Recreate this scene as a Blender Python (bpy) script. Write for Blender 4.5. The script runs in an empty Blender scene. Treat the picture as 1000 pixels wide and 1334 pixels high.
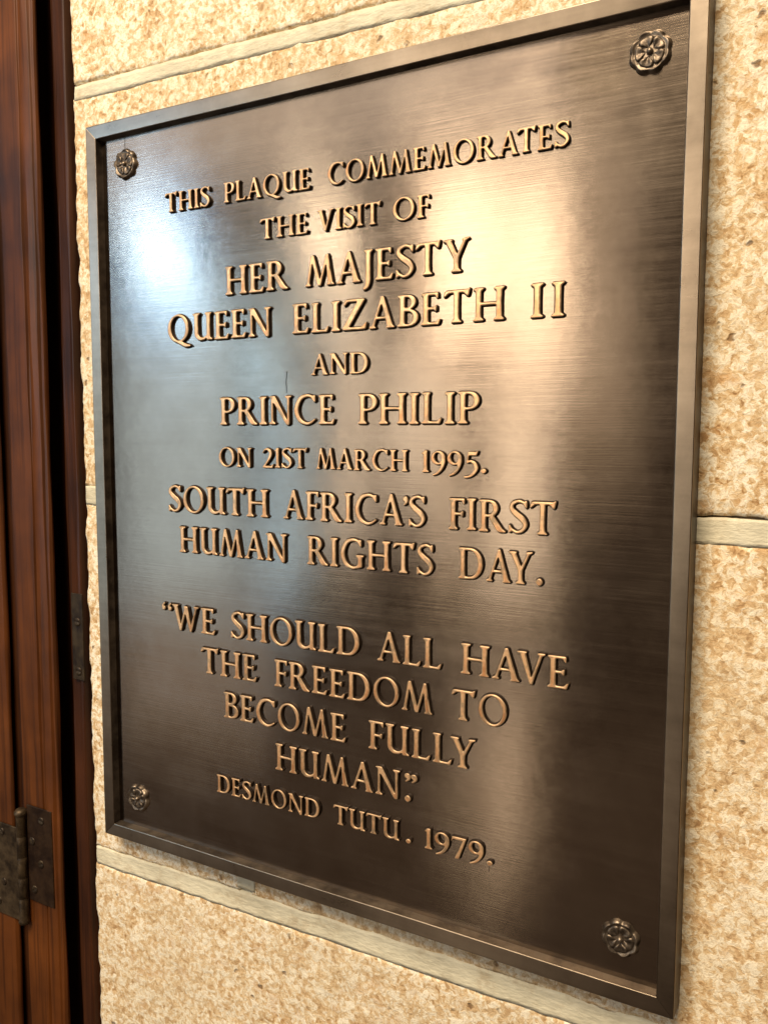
import bpy, math, random
import numpy as np
from mathutils import Matrix, Vector
from mathutils.geometry import tessellate_polygon

sc = bpy.context.scene
COL = sc.collection
S = 0.6                      # metres per plaque height: every number below is in plaque heights
random.seed(4)

# ------------------------------------------------------------------ camera
cam = bpy.data.cameras.new('camera')
cam.sensor_fit = 'VERTICAL'
cam.sensor_height = 36.0
cam.lens = 36.0 * 1111.24 / 1334.0
cam.clip_start = 0.01
cam.clip_end = 100
co = bpy.data.objects.new('camera', cam)
COL.objects.link(co)
RM = ((0.86820999, 0.49619013, 0.0026017), (0.04774832, -0.0783265, -0.99578364), (-0.49389423, 0.86467353, -0.0916961))
x_, y_, z_ = (Vector(r) for r in RM)
co.matrix_world = Matrix((
    (x_[0], -y_[0], -z_[0], 0.95243 * S),
    (x_[1], -y_[1], -z_[1], -0.84432 * S),
    (x_[2], -y_[2], -z_[2], 0.58598 * S),
    (0, 0, 0, 1)))
sc.camera = co

# ------------------------------------------------------------------ light
world = bpy.data.worlds.new('World')
sc.world = world
world.use_nodes = True
wb = world.node_tree.nodes['Background']
wb.inputs[0].default_value = (1.0, 0.68, 0.48, 1)
wb.inputs[1].default_value = 0.055
vs = sc.view_settings
vs.view_transform = 'Standard'
vs.look = 'None'
vs.exposure = 0.15
vs.gamma = 1


def lamp(name, loc, size, power, col, target=None, roll=0.0, spread=180):
    """rectangular lamp of size (w, h) metres, facing the plaque wall"""
    l = bpy.data.lights.new(name, 'AREA')
    l.shape = 'RECTANGLE'
    l.size, l.size_y = size
    l.energy = power
    l.color = col
    l.spread = math.radians(spread)
    o = bpy.data.objects.new(name, l)
    o.location = loc
    if target is None:
        o.rotation_euler = (math.pi / 2, 0, 0)      # emits towards +Y
        o.rotation_euler = (math.radians(90), roll, 0)
    else:
        o.rotation_euler = (Vector(target) - Vector(loc)).to_track_quat('-Z', 'Y').to_euler()
    COL.objects.link(o)
    return o


WARM = (1.0, 0.84, 0.66)
COOL = (0.62, 0.82, 1.0)
# windows and lamps of the room opposite the wall, with added fill lights, all about two metres in front of it
def pane(name, x0, x1, z0, z1, radiance, col, roll=0.0):
    """a window, lamp or added fill light in the plane two metres in front of the wall"""
    w, h = x1 - x0, z1 - z0
    return lamp(name, ((x0 + x1) / 2, -2.0, (z0 + z1) / 2), (w, h), radiance * math.pi * w * h, col, roll=roll)


BLUE = (0.25, 0.53, 1.0)
PALE = (1.0, 0.93, 0.82)
pane('window_light', -1.99, -1.81, 0.99, 1.14, 28.0, (0.50, 0.74, 1.0))
pane('halo_fill', -2.04, -1.70, 0.76, 1.32, 6.0, BLUE)  # added fill for the blue halo around the window reflection
pane('window_light_low', -1.76, -1.67, 0.74, 0.98, 15.0, (0.45, 0.72, 1.0))
pane('side_window', -1.45, -1.36, 0.52, 0.66, 11.0, (0.36, 0.66, 1.0))
pane('side_window_low', -1.36, -1.27, -0.30, 0.45, 3.2, (0.40, 0.68, 1.0))
pane('cool_fill', -2.15, -1.50, -0.30, 0.90, 1.7, (0.60, 0.82, 1.0))  # added cool fill, lifts the left middle of the panel
pane('low_left_fill', -2.15, -1.35, -0.85, -0.34, 0.50, (1.0, 0.88, 0.76))  # added dim fill for the lower left of the panel
pane('cool_fill_right', -1.42, -1.12, -0.20, 1.00, 1.2, (0.62, 0.84, 1.0))  # added cool fill beside the left one
pane('lobby_light', -0.72, -0.46, 0.66, 1.16, 7.2, WARM)
pane('lobby_light_right', -0.43, -0.25, 0.56, 1.12, 6.2, WARM)
pane('lobby_edge_fill', -0.24, -0.04, 0.25, 1.25, 0.75, WARM)  # added dim fill, softens the right edge of the warm reflection
pane('lobby_lamp', -1.22, -1.02, 0.92, 1.08, 14.0, (1.0, 0.90, 0.74))
pane('lobby_opening_left', -1.06, -0.95, -0.05, 0.88, 3.0, PALE)
pane('lobby_opening_middle', -0.86, -0.68, 0.15, 0.62, 2.8, PALE)
pane('lobby_opening_right', -0.66, -0.60, -0.15, 0.60, 3.2, (1.0, 0.88, 0.72))
pane('lobby_opening_far', -0.50, -0.30, -0.12, 0.50, 3.0, (1.0, 0.88, 0.72))
pane('floor_glow', -0.46, -0.35, -1.10, -0.42, 1.7, WARM)
pane('floor_glow_left', -0.60, -0.52, -0.95, -0.45, 0.9, WARM)
pane('upper_fill', -2.30, -0.30, 1.26, 2.40, 1.25, (1.0, 0.92, 0.84))  # added broad fill, lifts the top of the panel and rail
lamp('ceiling_light', (0.1, -1.9, 2.6), (1.6, 1.2), 138.0, (1.0, 0.83, 0.615), target=(0.25, 0, 0.3))
pane('lower_fill', -2.2, 0.25, -1.3, -0.5, 0.05, (1.0, 0.72, 0.50))  # added faint fill for the bottom rail and lower panel

# ------------------------------------------------------------------ small helpers


def link(name, me, mats, parent=None, loc=None):
    o = bpy.data.objects.new(name, me)
    COL.objects.link(o)
    if parent is not None:
        o.parent = parent
    if loc is not None:
        o.location = loc
    for m in (mats if isinstance(mats, (list, tuple)) else [mats]):
        if m is not None and len(me.materials) < len(mats if isinstance(mats, (list, tuple)) else [mats]):
            me.materials.append(m)
    return o


def mesh(name, verts, faces, smooth=False, scale=S):
    me = bpy.data.meshes.new(name)
    me.from_pydata([tuple(c * scale for c in v) for v in verts], [], faces)
    me.update()
    if smooth:
        me.polygons.foreach_set('use_smooth', [True] * len(me.polygons))
    return me


def bevel(o, w, seg=2):
    b = o.modifiers.new('bevel', 'BEVEL')
    b.width = w * S
    b.segments = seg
    b.limit_method = 'ANGLE'
    b.angle_limit = math.radians(25)
    for p in o.data.polygons:
        p.use_smooth = True
    o.modifiers.new('wn', 'WEIGHTED_NORMAL').keep_sharp = False
    return o


def empty(name, loc, label, cat, group=None):
    o = bpy.data.objects.new(name, None)
    o.location = [c * S for c in loc]
    o.empty_display_size = 0.05
    COL.objects.link(o)
    o['label'] = label
    o['category'] = cat
    if group:
        o['group'] = group
    return o


def box_me(name, a, b):
    (x0, y0, z0), (x1, y1, z1) = a, b
    v = [(x0, y0, z0), (x1, y0, z0), (x1, y1, z0), (x0, y1, z0), (x0, y0, z1), (x1, y0, z1), (x1, y1, z1), (x0, y1, z1)]
    f = [(0, 3, 2, 1), (4, 5, 6, 7), (0, 1, 5, 4), (1, 2, 6, 5), (2, 3, 7, 6), (3, 0, 4, 7)]
    return mesh(name, v, f)


# ------------------------------------------------------------------ materials
class NT:
    def __init__(self, name):
        self.m = bpy.data.materials.new(name)
        self.m.use_nodes = True
        self.t = self.m.node_tree
        self.b = self.t.nodes['Principled BSDF']
        self.tc = self.n('ShaderNodeTexCoord')

    def n(self, typ, **kw):
        o = self.t.nodes.new(typ)
        for k, v in kw.items():
            setattr(o, k, v)
        return o

    def l(self, a, b):
        self.t.links.new(a, b)

    def val(self, sock, v):
        if isinstance(v, (int, float, tuple)):
            sock.default_value = v
        else:
            self.l(v, sock)

    def map(self, scale=(1, 1, 1), rot=(0, 0, 0), loc=(0, 0, 0), src='Object'):
        m = self.n('ShaderNodeMapping')
        m.inputs['Scale'].default_value = scale
        m.inputs['Rotation'].default_value = rot
        m.inputs['Location'].default_value = loc
        self.l(self.tc.outputs[src], m.inputs[0])
        return m.outputs[0]

    def noise(self, vec, scale, detail=4, rough=0.55, dist=0.0):
        o = self.n('ShaderNodeTexNoise')
        o.inputs['Scale'].default_value = scale
        o.inputs['Detail'].default_value = detail
        o.inputs['Roughness'].default_value = rough
        o.inputs['Distortion'].default_value = dist
        self.l(vec, o.inputs['Vector'])
        return o.outputs['Fac']

    def vor(self, vec, scale, feature='F1', out='Distance', rnd=1.0):
        o = self.n('ShaderNodeTexVoronoi', feature=feature)
        o.inputs['Scale'].default_value = scale
        o.inputs['Randomness'].default_value = rnd
        self.l(vec, o.inputs['Vector'])
        return o.outputs[out]

    def ramp(self, fac, stops, interp='LINEAR'):
        o = self.n('ShaderNodeValToRGB')
        o.color_ramp.interpolation = interp
        e = o.color_ramp.elements
        while len(e) < len(stops):
            e.new(0.5)
        for i, (p, c) in enumerate(stops):
            e[i].position = p
            e[i].color = (c, c, c, 1) if isinstance(c, (int, float)) else tuple(c) + (1,)
        self.l(fac, o.inputs[0])
        return o.outputs[0]

    def mix(self, fac, a, b, mode='MIX'):
        o = self.n('ShaderNodeMix', data_type='RGBA', blend_type=mode)
        self.val(o.inputs[0], fac)
        for s, v in ((o.inputs[6], a), (o.inputs[7], b)):
            if isinstance(v, tuple):
                v = v + (1,) if len(v) == 3 else v
            self.val(s, v)
        return o.outputs[2]

    def math(self, op, a, b=0.0, c=0.0):
        o = self.n('ShaderNodeMath', operation=op)
        self.val(o.inputs[0], a)
        self.val(o.inputs[1], b)
        self.val(o.inputs[2], c)
        return o.outputs[0]

    def bump(self, h, strength, dist, normal=None):
        o = self.n('ShaderNodeBump')
        o.inputs['Strength'].default_value = strength
        o.inputs['Distance'].default_value = dist
        self.l(h, o.inputs['Height'])
        if normal is not None:
            self.l(normal, o.inputs['Normal'])
        return o.outputs[0]

    def set(self, **kw):
        for k, v in kw.items():
            s = self.b.inputs[k.replace('_', ' ')]
            if isinstance(v, tuple) and len(v) == 3:
                v = v + (1,)
            self.val(s, v)
        return self.m


def m_bronze(name, base, dark, rough, aniso, brush=True):
    t = NT(name)
    big = t.noise(t.map(), 5.0, 5, 0.6)
    fine = t.noise(t.map((14, 14, 900)), 1.0, 4, 0.6)           # horizontal brush marks
    mid = t.noise(t.map((5.0, 5.0, 150)), 1.0, 4, 0.6)
    blot = t.noise(t.map(loc=(3, 1, 2)), 22.0, 6, 0.65)
    f = t.math('ADD', t.math('MULTIPLY', big, 0.35), t.math('MULTIPLY', blot, 0.35))
    f = t.math('ADD', f, t.math('MULTIPLY', mid, 0.12))
    f = t.math('ADD', f, 0.09)
    c = t.mix(t.ramp(f, [(0.36, 0.0), (0.64, 1.0)]), dark, base)
    spots = t.ramp(t.vor(t.map(loc=(0.3, 0, .2)), 26.0), [(0.0, 1.0), (0.022, 1.0), (0.035, 0.0)])
    sel = t.ramp(t.noise(t.map(loc=(7, 0, 0)), 9.0, 2), [(0.60, 0.0), (0.63, 1.0)])
    c = t.mix(t.math('MULTIPLY', spots, sel), c, (0.03, 0.02, 0.015))
    if brush:
        sx = t.n('ShaderNodeSeparateXYZ')
        t.l(t.tc.outputs['Object'], sx.inputs[0])
        wob = t.math('MULTIPLY', t.math('SUBTRACT', t.noise(t.map(), 60.0, 2), 0.5), 0.004)
        for (u, z, hw, hz, k) in STAINS:      # drip and scratch marks of the old patina
            dx = t.math('ABSOLUTE', t.math('SUBTRACT', t.math('ADD', sx.outputs[0], wob), u * S))
            dz = t.math('ABSOLUTE', t.math('SUBTRACT', sx.outputs[2], z * S))
            mk = t.math('MULTIPLY', t.math('LESS_THAN', dx, hw * S), t.math('LESS_THAN', dz, hz * S))
            c = t.mix(t.math('MULTIPLY', mk, k), c, (0.06, 0.045, 0.03))
    r = t.math('ADD', t.math('MULTIPLY', t.math('SUBTRACT', fine, 0.5), 0.09 if brush else 0.05), rough)
    r = t.math('ADD', r, t.math('MULTIPLY', t.math('SUBTRACT', blot, 0.5), 0.10))
    if brush:
        r = t.math('ADD', r, t.math('MULTIPLY', t.math('SUBTRACT', mid, 0.5), 0.05))
    nb = t.bump(fine, 0.36, 0.00012) if brush else t.bump(blot, 0.02, 0.0006)
    nb = t.bump(big, 0.12, 0.003, nb)
    m = t.set(Base_Color=c, Metallic=1.0, Roughness=r, Normal=nb, Anisotropic=aniso)
    if aniso:
        tg = t.n('ShaderNodeTangent', direction_type='UV_MAP')
        tg.uv_map = 'UVMap'
        t.l(tg.outputs[0], t.b.inputs['Tangent'])
    return m


M = {}
STAINS = [(0.3265, 0.648, 0.0008, 0.013, 0.8), (0.0615, 0.972, 0.0008, 0.010, 0.8), (0.062, 0.918, 0.0006, 0.010, 0.4), (0.60, 0.10, 0.0005, 0.004, 0.6)]
M['panel'] = m_bronze('brushed_bronze', (0.355, 0.285, 0.218), (0.245, 0.188, 0.140), 0.160, 0.78)
M['frame'] = m_bronze('bronze_frame', (0.40, 0.322, 0.238), (0.15, 0.115, 0.08), 0.29, 0.0, False)


def m_letter():
    t = NT('rubbed_copper')
    n = t.noise(t.map(loc=(2, 0, 0)), 60.0, 5, 0.6)
    big = t.noise(t.map(), 9.0, 3)
    c = t.mix(t.ramp(n, [(0.38, 0.0), (0.58, 1.0)]), (0.68, 0.32, 0.14), (1.0, 0.62, 0.33))
    oi = t.n('ShaderNodeObjectInfo')
    rnd = t.math('MULTIPLY', t.math('SUBTRACT', oi.outputs['Random'], 0.5), 0.11)
    tone = t.ramp(oi.outputs['Random'], [(0.0, (0.80, 0.78, 0.76)), (0.5, (1, 0.97, 0.93)), (1.0, (0.90, 0.94, 0.98))])
    c = t.mix(1.0, c, tone, 'MULTIPLY')
    wear = t.ramp(t.math('ADD', t.math('ADD', t.math('MULTIPLY', t.noise(t.map(loc=(0, 5, 0)), 130.0, 4), 0.6), rnd), t.math('MULTIPLY', big, 0.4)),
                  [(0.39, 1.0), (0.47, 0.0)])
    c = t.mix(t.math('MULTIPLY', wear, 0.7), c, (0.27, 0.22, 0.15))
    nb = t.bump(t.noise(t.map(), 320.0, 3), 0.25, 0.0006)
    return t.set(Base_Color=c, Metallic=0.72, Roughness=t.math('ADD', t.math('MULTIPLY', n, 0.35), 0.20), Normal=nb)


def m_patina():
    t = NT('dark_patina')
    n = t.noise(t.map(), 90.0, 5, 0.6)
    c = t.mix(n, (0.016, 0.010, 0.007), (0.045, 0.028, 0.018))
    nb = t.bump(n, 0.3, 0.001)
    return t.set(Base_Color=c, Metallic=0.55, Roughness=0.48, Normal=nb)


def m_rosette():
    t = NT('worn_bronze')
    n = t.noise(t.map(), 120.0, 5, 0.6)
    c = t.mix(t.ramp(n, [(0.35, 0.0), (0.65, 1.0)]), (0.05, 0.036, 0.026), (0.30, 0.235, 0.17))
    nb = t.bump(n, 0.5, 0.0015)
    return t.set(Base_Color=c, Metallic=0.85, Roughness=0.40, Normal=nb)


def m_stone():
    t = NT('granular_sandstone')
    oi = t.n('ShaderNodeObjectInfo')
    v0 = t.n('ShaderNodeVectorMath', operation='ADD')
    t.l(t.tc.outputs['Object'], v0.inputs[0])
    t.l(oi.outputs['Random'], v0.inputs[1])
    v = v0.outputs[0]
    wob = t.n('ShaderNodeTexNoise')
    wob.inputs['Scale'].default_value = 160.0
    t.l(v, wob.inputs['Vector'])
    vw = t.n('ShaderNodeVectorMath', operation='MULTIPLY_ADD')
    t.l(wob.outputs['Color'], vw.inputs[0])
    vw.inputs[1].default_value = (0.007, 0.007, 0.007)
    t.l(v, vw.inputs[2])
    gm = t.n('ShaderNodeVectorMath', operation='MULTIPLY')
    t.l(vw.outputs[0], gm.inputs[0])
    gm.inputs[1].default_value = (1.6, 1.6, 1.6)
    g = gm.outputs[0]
    cell = t.vor(g, 190.0, out='Color')
    sep = t.n('ShaderNodeSeparateColor')
    t.l(cell, sep.inputs[0])
    grain = t.noise(g, 150.0, 5, 0.6)
    blot = t.noise(g, 40.0, 4, 0.6)
    big = t.noise(g, 6.0, 3)
    f = t.math('ADD', t.math('MULTIPLY', sep.outputs[0], 0.16), t.math('MULTIPLY', grain, 0.60))
    f = t.math('ADD', f, t.math('MULTIPLY', blot, 0.36))
    c = t.ramp(f, [(0.39, (0.36, 0.20, 0.08)), (0.475, (0.63, 0.43, 0.225)), (0.545, (0.75, 0.59, 0.37)), (0.63, (0.92, 0.855, 0.70))])
    bk = t.ramp(oi.outputs['Random'], [(0.0, (0.93, 0.90, 0.85)), (0.5, (1.0, 1.0, 1.0)), (1.0, (1.0, 0.95, 0.88))])
    c = t.mix(1.0, c, bk, 'MULTIPLY')
    warm = t.ramp(t.noise(g, 38.0, 4, 0.6), [(0.56, 0.0), (0.70, 1.0)])
    c = t.mix(t.math('MULTIPLY', warm, 0.55), c, (0.55, 0.30, 0.12))
    c = t.mix(t.math('MULTIPLY', t.ramp(big, [(0.35, 0.0), (0.7, 1.0)]), 0.3), c, (0.66, 0.56, 0.38))
    pit = t.ramp(t.vor(g, 42.0), [(0.0, 1.0), (0.09, 1.0), (0.17, 0.0)])
    sel = t.ramp(t.noise(g, 24.0, 2), [(0.53, 0.0), (0.58, 1.0)])
    pf = t.math('MULTIPLY', pit, sel)
    c = t.mix(t.math('MULTIPLY', pf, 0.8), c, (0.16, 0.08, 0.03))
    h = t.math('SUBTRACT', t.math('ADD', t.math('MULTIPLY', grain, 0.5), t.math('MULTIPLY', sep.outputs[1], 0.12)), t.math('MULTIPLY', pf, 0.7))
    fn = t.noise(g, 420.0, 3, 0.6)
    c = t.mix(t.ramp(fn, [(0.5, 0.0), (0.70, 0.55)]), c, (0.42, 0.26, 0.11))
    nb = t.bump(t.math('ADD', h, t.math('MULTIPLY', fn, 0.25)), 0.45, 0.004)
    return t.set(Base_Color=c, Roughness=0.8, Specular_IOR_Level=0.25, Normal=nb)


def m_mortar():
    t = NT('smooth_mortar')
    a = t.noise(t.map(), 30.0, 5, 0.6)
    b = t.noise(t.map((1, 1, 3)), 110.0, 4)
    c = t.mix(t.ramp(a, [(0.35, 0.0), (0.65, 1.0)]), (0.55, 0.50, 0.36), (0.74, 0.68, 0.50))
    dots = t.ramp(t.vor(t.map(), 70.0), [(0.0, 1.0), (0.05, 1.0), (0.09, 0.0)])
    sel = t.ramp(t.noise(t.map(loc=(4, 0, 0)), 24.0, 2), [(0.60, 0.0), (0.64, 1.0)])
    c = t.mix(t.math('MULTIPLY', dots, sel), c, (0.16, 0.10, 0.05))
    gr = t.ramp(t.noise(t.map(loc=(9, 0, 0)), 48.0, 6, 0.7), [(0.52, 0.0), (0.64, 1.0)])
    c = t.mix(t.math('MULTIPLY', gr, 0.5), c, (0.42, 0.31, 0.17))
    nb = t.bump(t.math('ADD', a, t.math('MULTIPLY', b, 0.7)), 0.35, 0.004)
    return t.set(Base_Color=c, Roughness=0.6, Normal=nb)


def m_wood(name, a, b, rough=0.42):
    t = NT(name)
    g = t.noise(t.map((24, 24, 2.2)), 1.6, 7, 0.62, 0.6)
    p = t.noise(t.map((160, 160, 5)), 1.0, 4)
    bl = t.noise(t.map(), 9.0, 4)
    f = t.math('ADD', t.math('MULTIPLY', g, 0.35), t.math('MULTIPLY', bl, 0.65))
    c = t.mix(t.ramp(f, [(0.34, 0.0), (0.66, 1.0)]), a, b)
    c = t.mix(t.math('MULTIPLY', t.ramp(p, [(0.50, 0.0), (0.64, 1.0)]), 0.5), c, tuple(x * 0.45 for x in a))
    nb = t.bump(t.math('ADD', g, t.math('MULTIPLY', p, 0.5)), 0.18, 0.0015)
    return t.set(Base_Color=c, Roughness=rough, Normal=nb, Specular_IOR_Level=0.3)


def m_hinge(name, a, b):
    t = NT(name)
    n = t.noise(t.map(), 60.0, 6, 0.65)
    c = t.mix(t.ramp(n, [(0.38, 0.0), (0.62, 1.0)]), a, b)
    return t.set(Base_Color=c, Metallic=0.62, Roughness=t.math('ADD', t.math('MULTIPLY', n, 0.4), 0.28), Normal=t.bump(n, 0.4, 0.001))


M['letter'] = m_letter()
M['rim'] = m_hinge('worn_letter_edge', (0.16, 0.10, 0.05), (0.80, 0.54, 0.31))
M['reveal'] = m_hinge('shaded_bronze', (0.045, 0.034, 0.025), (0.12, 0.095, 0.07))  # bronze with shade put into the colour, for reveals and outer sides
M['patina'] = m_patina()
M['rosette'] = m_rosette()
M['stone'] = m_stone()
M['mortar'] = m_mortar()
M['bed'] = m_hinge('dark_mortar', (0.10, 0.07, 0.04), (0.2, 0.15, 0.09))
M['bed'].node_tree.nodes['Principled BSDF'].inputs['Metallic'].default_value = 0
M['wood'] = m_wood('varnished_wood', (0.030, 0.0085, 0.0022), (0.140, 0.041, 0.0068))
M['wood_mid'] = m_wood('shaded_varnished_wood', (0.018, 0.0052, 0.0018), (0.062, 0.018, 0.0045))  # architrave wood, the shade beside the wall put into its colour
M['wood_shade'] = m_wood('gap_shaded_wood', (0.022, 0.0065, 0.0022), (0.055, 0.017, 0.0045))  # the same wood with the shade of the gaps put into its colour
M['hinge'] = m_hinge('aged_brass', (0.03, 0.019, 0.010), (0.10, 0.066, 0.034))
M['hinge_dark'] = m_hinge('blackened_brass', (0.020, 0.009, 0.0045), (0.048, 0.024, 0.010))
M['hole'] = m_hinge('screw_metal', (0.02, 0.012, 0.008), (0.06, 0.04, 0.02))

# ------------------------------------------------------------------ stone wall
D = 0.0299                    # wall face behind the plaque's front face
_rng = np.random.RandomState(11)
_G = _rng.rand(64, 64)


def vnoise(x, y):
    """smooth value noise on arrays"""
    xi, yi = np.floor(x).astype(int), np.floor(y).astype(int)
    fx, fy = x - xi, y - yi
    fx, fy = fx * fx * (3 - 2 * fx), fy * fy * (3 - 2 * fy)
    g = lambda a, b: _G[a % 64, b % 64]
    return (g(xi, yi) * (1 - fx) + g(xi + 1, yi) * fx) * (1 - fy) + (g(xi, yi + 1) * (1 - fx) + g(xi + 1, yi + 1) * fx) * fy


def fbm(x, y, o=4):
    r, a = 0, 0.5
    for i in range(o):
        r = r + a * (vnoise(x + i * 17.3, y + i * 9.1) - 0.5)
        x, y, a = x * 2.03, y * 2.03, a * 0.55
    return r


def stone_block(parent, u0, u1, lo, hi, seed, back=0.012, left_back=None, name='stone_block', cell=0.0042, amp=0.0030, y=D, rd=0.0011, mat='stone',
                ragged=0.008, roundr=0.0025):
    """a dressed stone: a rough front face with ragged arrises and sides that run back; lo and hi are functions of u"""
    nx = max(2, int((u1 - u0) / cell))
    nz = max(2, int((hi(u0) - lo(u0)) / cell))
    s, t = np.meshgrid(np.linspace(0, 1, nx + 1), np.linspace(0, 1, nz + 1), indexing='ij')
    U = u0 + (u1 - u0) * s
    L, H = lo(U), hi(U)
    Z = L + (H - L) * t
    # ragged edges: shift rows near the border
    rg = lambda a, b: ragged * 1.3 * fbm(a * 38 + seed * 3.7, b * 38 + seed * 5.1, 4)
    k = 0.02
    wz0, wz1 = np.exp(-(Z - L) / k), np.exp(-(H - Z) / k)
    wu0, wu1 = np.exp(-(U - u0) / k), np.exp(-(u1 - U) / k)
    U2 = U + wu0 * rg(0 * Z + 1, Z) + wu1 * rg(0 * Z + 7, Z)
    Z2 = Z + wz0 * rg(U, 0 * U + 3) + wz1 * rg(U, 0 * U + 9)
    d = np.minimum(np.minimum(U - u0, u1 - U), np.minimum(Z - L, H - Z))
    rnd = np.clip(1 - d / roundr, 0, 1) ** 2 * rd
    Y = y + rnd - amp * (fbm(U * 30 + seed, Z * 30, 5) + 0.25 * np.abs(fbm(U * 120, Z * 120 + seed, 3)))
    verts = np.stack([U2, Y, Z2], -1).reshape(-1, 3)
    idx = np.arange((nx + 1) * (nz + 1)).reshape(nx + 1, nz + 1)
    faces = [(idx[i, j], idx[i + 1, j], idx[i + 1, j + 1], idx[i, j + 1]) for i in range(nx) for j in range(nz)]
    # sides
    V = verts.tolist()
    ring = ([(i, 0) for i in range(nx)] + [(nx, j) for j in range(nz)] + [(i, nz) for i in range(nx, 0, -1)] + [(0, j) for j in range(nz, 0, -1)])
    base = len(V)
    for (i, j) in ring:
        p = V[idx[i, j]]
        by = y + (left_back if (left_back is not None and i == 0) else back)
        V.append([p[0], by, p[2]])
    n = len(ring)
    for q in range(n):
        a, b = ring[q], ring[(q + 1) % n]
        faces.append((int(idx[a]), base + q, base + (q + 1) % n, int(idx[b])))
    faces.append(tuple(base + q for q in range(n)))
    faces = [tuple(int(c) for c in f) for f in faces]
    me = mesh(name, V, faces, smooth=True)
    return link(name, me, M[mat], parent)


wall = empty('stone_wall', (0, 0, 0), 'rough beige granular sandstone wall with pale mortar joints behind the bronze plaque', 'wall')
c_ = lambda v: (lambda u: v + 0 * u)
l_ = lambda a, b: (lambda u: a + b * u)
UL, UR = -0.056, 1.35
stone_block(wall, UL, UR, l_(1.0745, -0.014), c_(1.55), 1, left_back=0.16)
stone_block(wall, UL, UR, l_(0.508, -0.003), l_(1.055, -0.018), 2, left_back=0.16)
stone_block(wall, UL, 0.228, l_(-0.044, 0.018), l_(0.480, 0.0), 3, left_back=0.16)
stone_block(wall, 0.248, UR, l_(-0.046, 0.018), l_(0.480, 0.0), 4, left_back=0.012)
stone_block(wall, UL, UR, c_(-0.62), l_(-0.073, 0.014), 5, left_back=0.16)
J = dict(name='mortar_joint', cell=0.004, amp=0.0009, y=D - 0.0001, rd=0.0, mat='mortar', ragged=0.003, roundr=0.0012, back=0.01)
stone_block(wall, UL + .003, UR, l_(1.0535, -0.018), l_(1.0730, -0.014), 11, left_back=0.16, **J)
stone_block(wall, UL + .003, UR, l_(0.4795, 0.0), l_(0.5078, -0.003), 12, left_back=0.16, **J)
stone_block(wall, UL + .003, UR, l_(-0.0728, 0.014), l_(-0.0445, 0.018), 13, left_back=0.16, **J)
stone_block(wall, 0.222, 0.254, c_(-0.036), c_(0.476), 14, **J)

link('mortar_bed', box_me('mortar_bed', (UL + .012, D + 0.011, -0.61), (UR - .01, D + 0.05, 1.54)), M['bed'], wall)

# ------------------------------------------------------------------ wooden door and its frame, in the opening left of the wall


def profile(name, pts, z0, z1, mat, parent, bev=0.0015):
    """an upright moulding: plan outline pts (u, y) from left to right, closed at the back"""
    back = max(p[1] for p in pts) + 0.004
    ring = pts + [(pts[-1][0], back), (pts[0][0], back)]
    n = len(ring)
    nz = 24
    v = []
    for k in range(nz + 1):
        z = z0 + (z1 - z0) * k / nz
        for i, (u, y) in enumerate(ring):
            w = 0.0006 * math.sin(z * 9 + i * 1.7) + 0.0005 * math.sin(z * 23 + i)
            v.append((u + w, y + w, z))
    f = [(k * n + i, k * n + (i + 1) % n, (k + 1) * n + (i + 1) % n, (k + 1) * n + i) for k in range(nz) for i in range(n)]
    f += [tuple(range(n))[::-1], tuple(nz * n + i for i in range(n))]
    me = mesh(name, v, f)
    o = link(name, me, M[mat], parent)
    bevel(o, bev, 2)
    return o


Z0, Z1 = -0.62, 1.55
door = empty('wooden_door', (-0.45, 0.10, Z0), 'dark reddish brown varnished wooden door leaf at the left edge of the photo', 'door')
frame = empty('door_frame', (-0.22, 0.10, Z0), 'dark moulded wooden door frame between the door leaf and the stone wall', 'door frame')


def reparent(o, p):
    o.parent = p
    o.matrix_parent_inverse = Matrix.Translation(-Vector(p.location))


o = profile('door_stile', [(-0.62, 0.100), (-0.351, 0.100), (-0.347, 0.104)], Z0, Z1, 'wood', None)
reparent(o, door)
o = profile('groove_backing', [(-0.37, 0.116), (-0.30, 0.116)], Z0, Z1, 'wood_shade', None)  # board added behind the groove to give its dark brown tone
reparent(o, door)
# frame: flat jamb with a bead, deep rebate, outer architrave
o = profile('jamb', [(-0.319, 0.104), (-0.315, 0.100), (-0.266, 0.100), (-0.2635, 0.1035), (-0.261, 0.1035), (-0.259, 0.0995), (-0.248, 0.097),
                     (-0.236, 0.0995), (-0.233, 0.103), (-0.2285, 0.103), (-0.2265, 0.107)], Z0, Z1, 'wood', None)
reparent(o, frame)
o = profile('rebate_board', [(-0.95, 0.150), (-0.02, 0.150)], Z0, Z1, 'wood_shade', None)
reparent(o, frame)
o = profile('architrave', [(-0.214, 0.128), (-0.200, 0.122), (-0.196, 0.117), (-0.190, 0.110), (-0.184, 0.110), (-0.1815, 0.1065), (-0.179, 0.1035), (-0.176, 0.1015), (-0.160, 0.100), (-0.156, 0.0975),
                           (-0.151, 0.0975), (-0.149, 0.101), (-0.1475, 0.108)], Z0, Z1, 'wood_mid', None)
reparent(o, frame)


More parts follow.
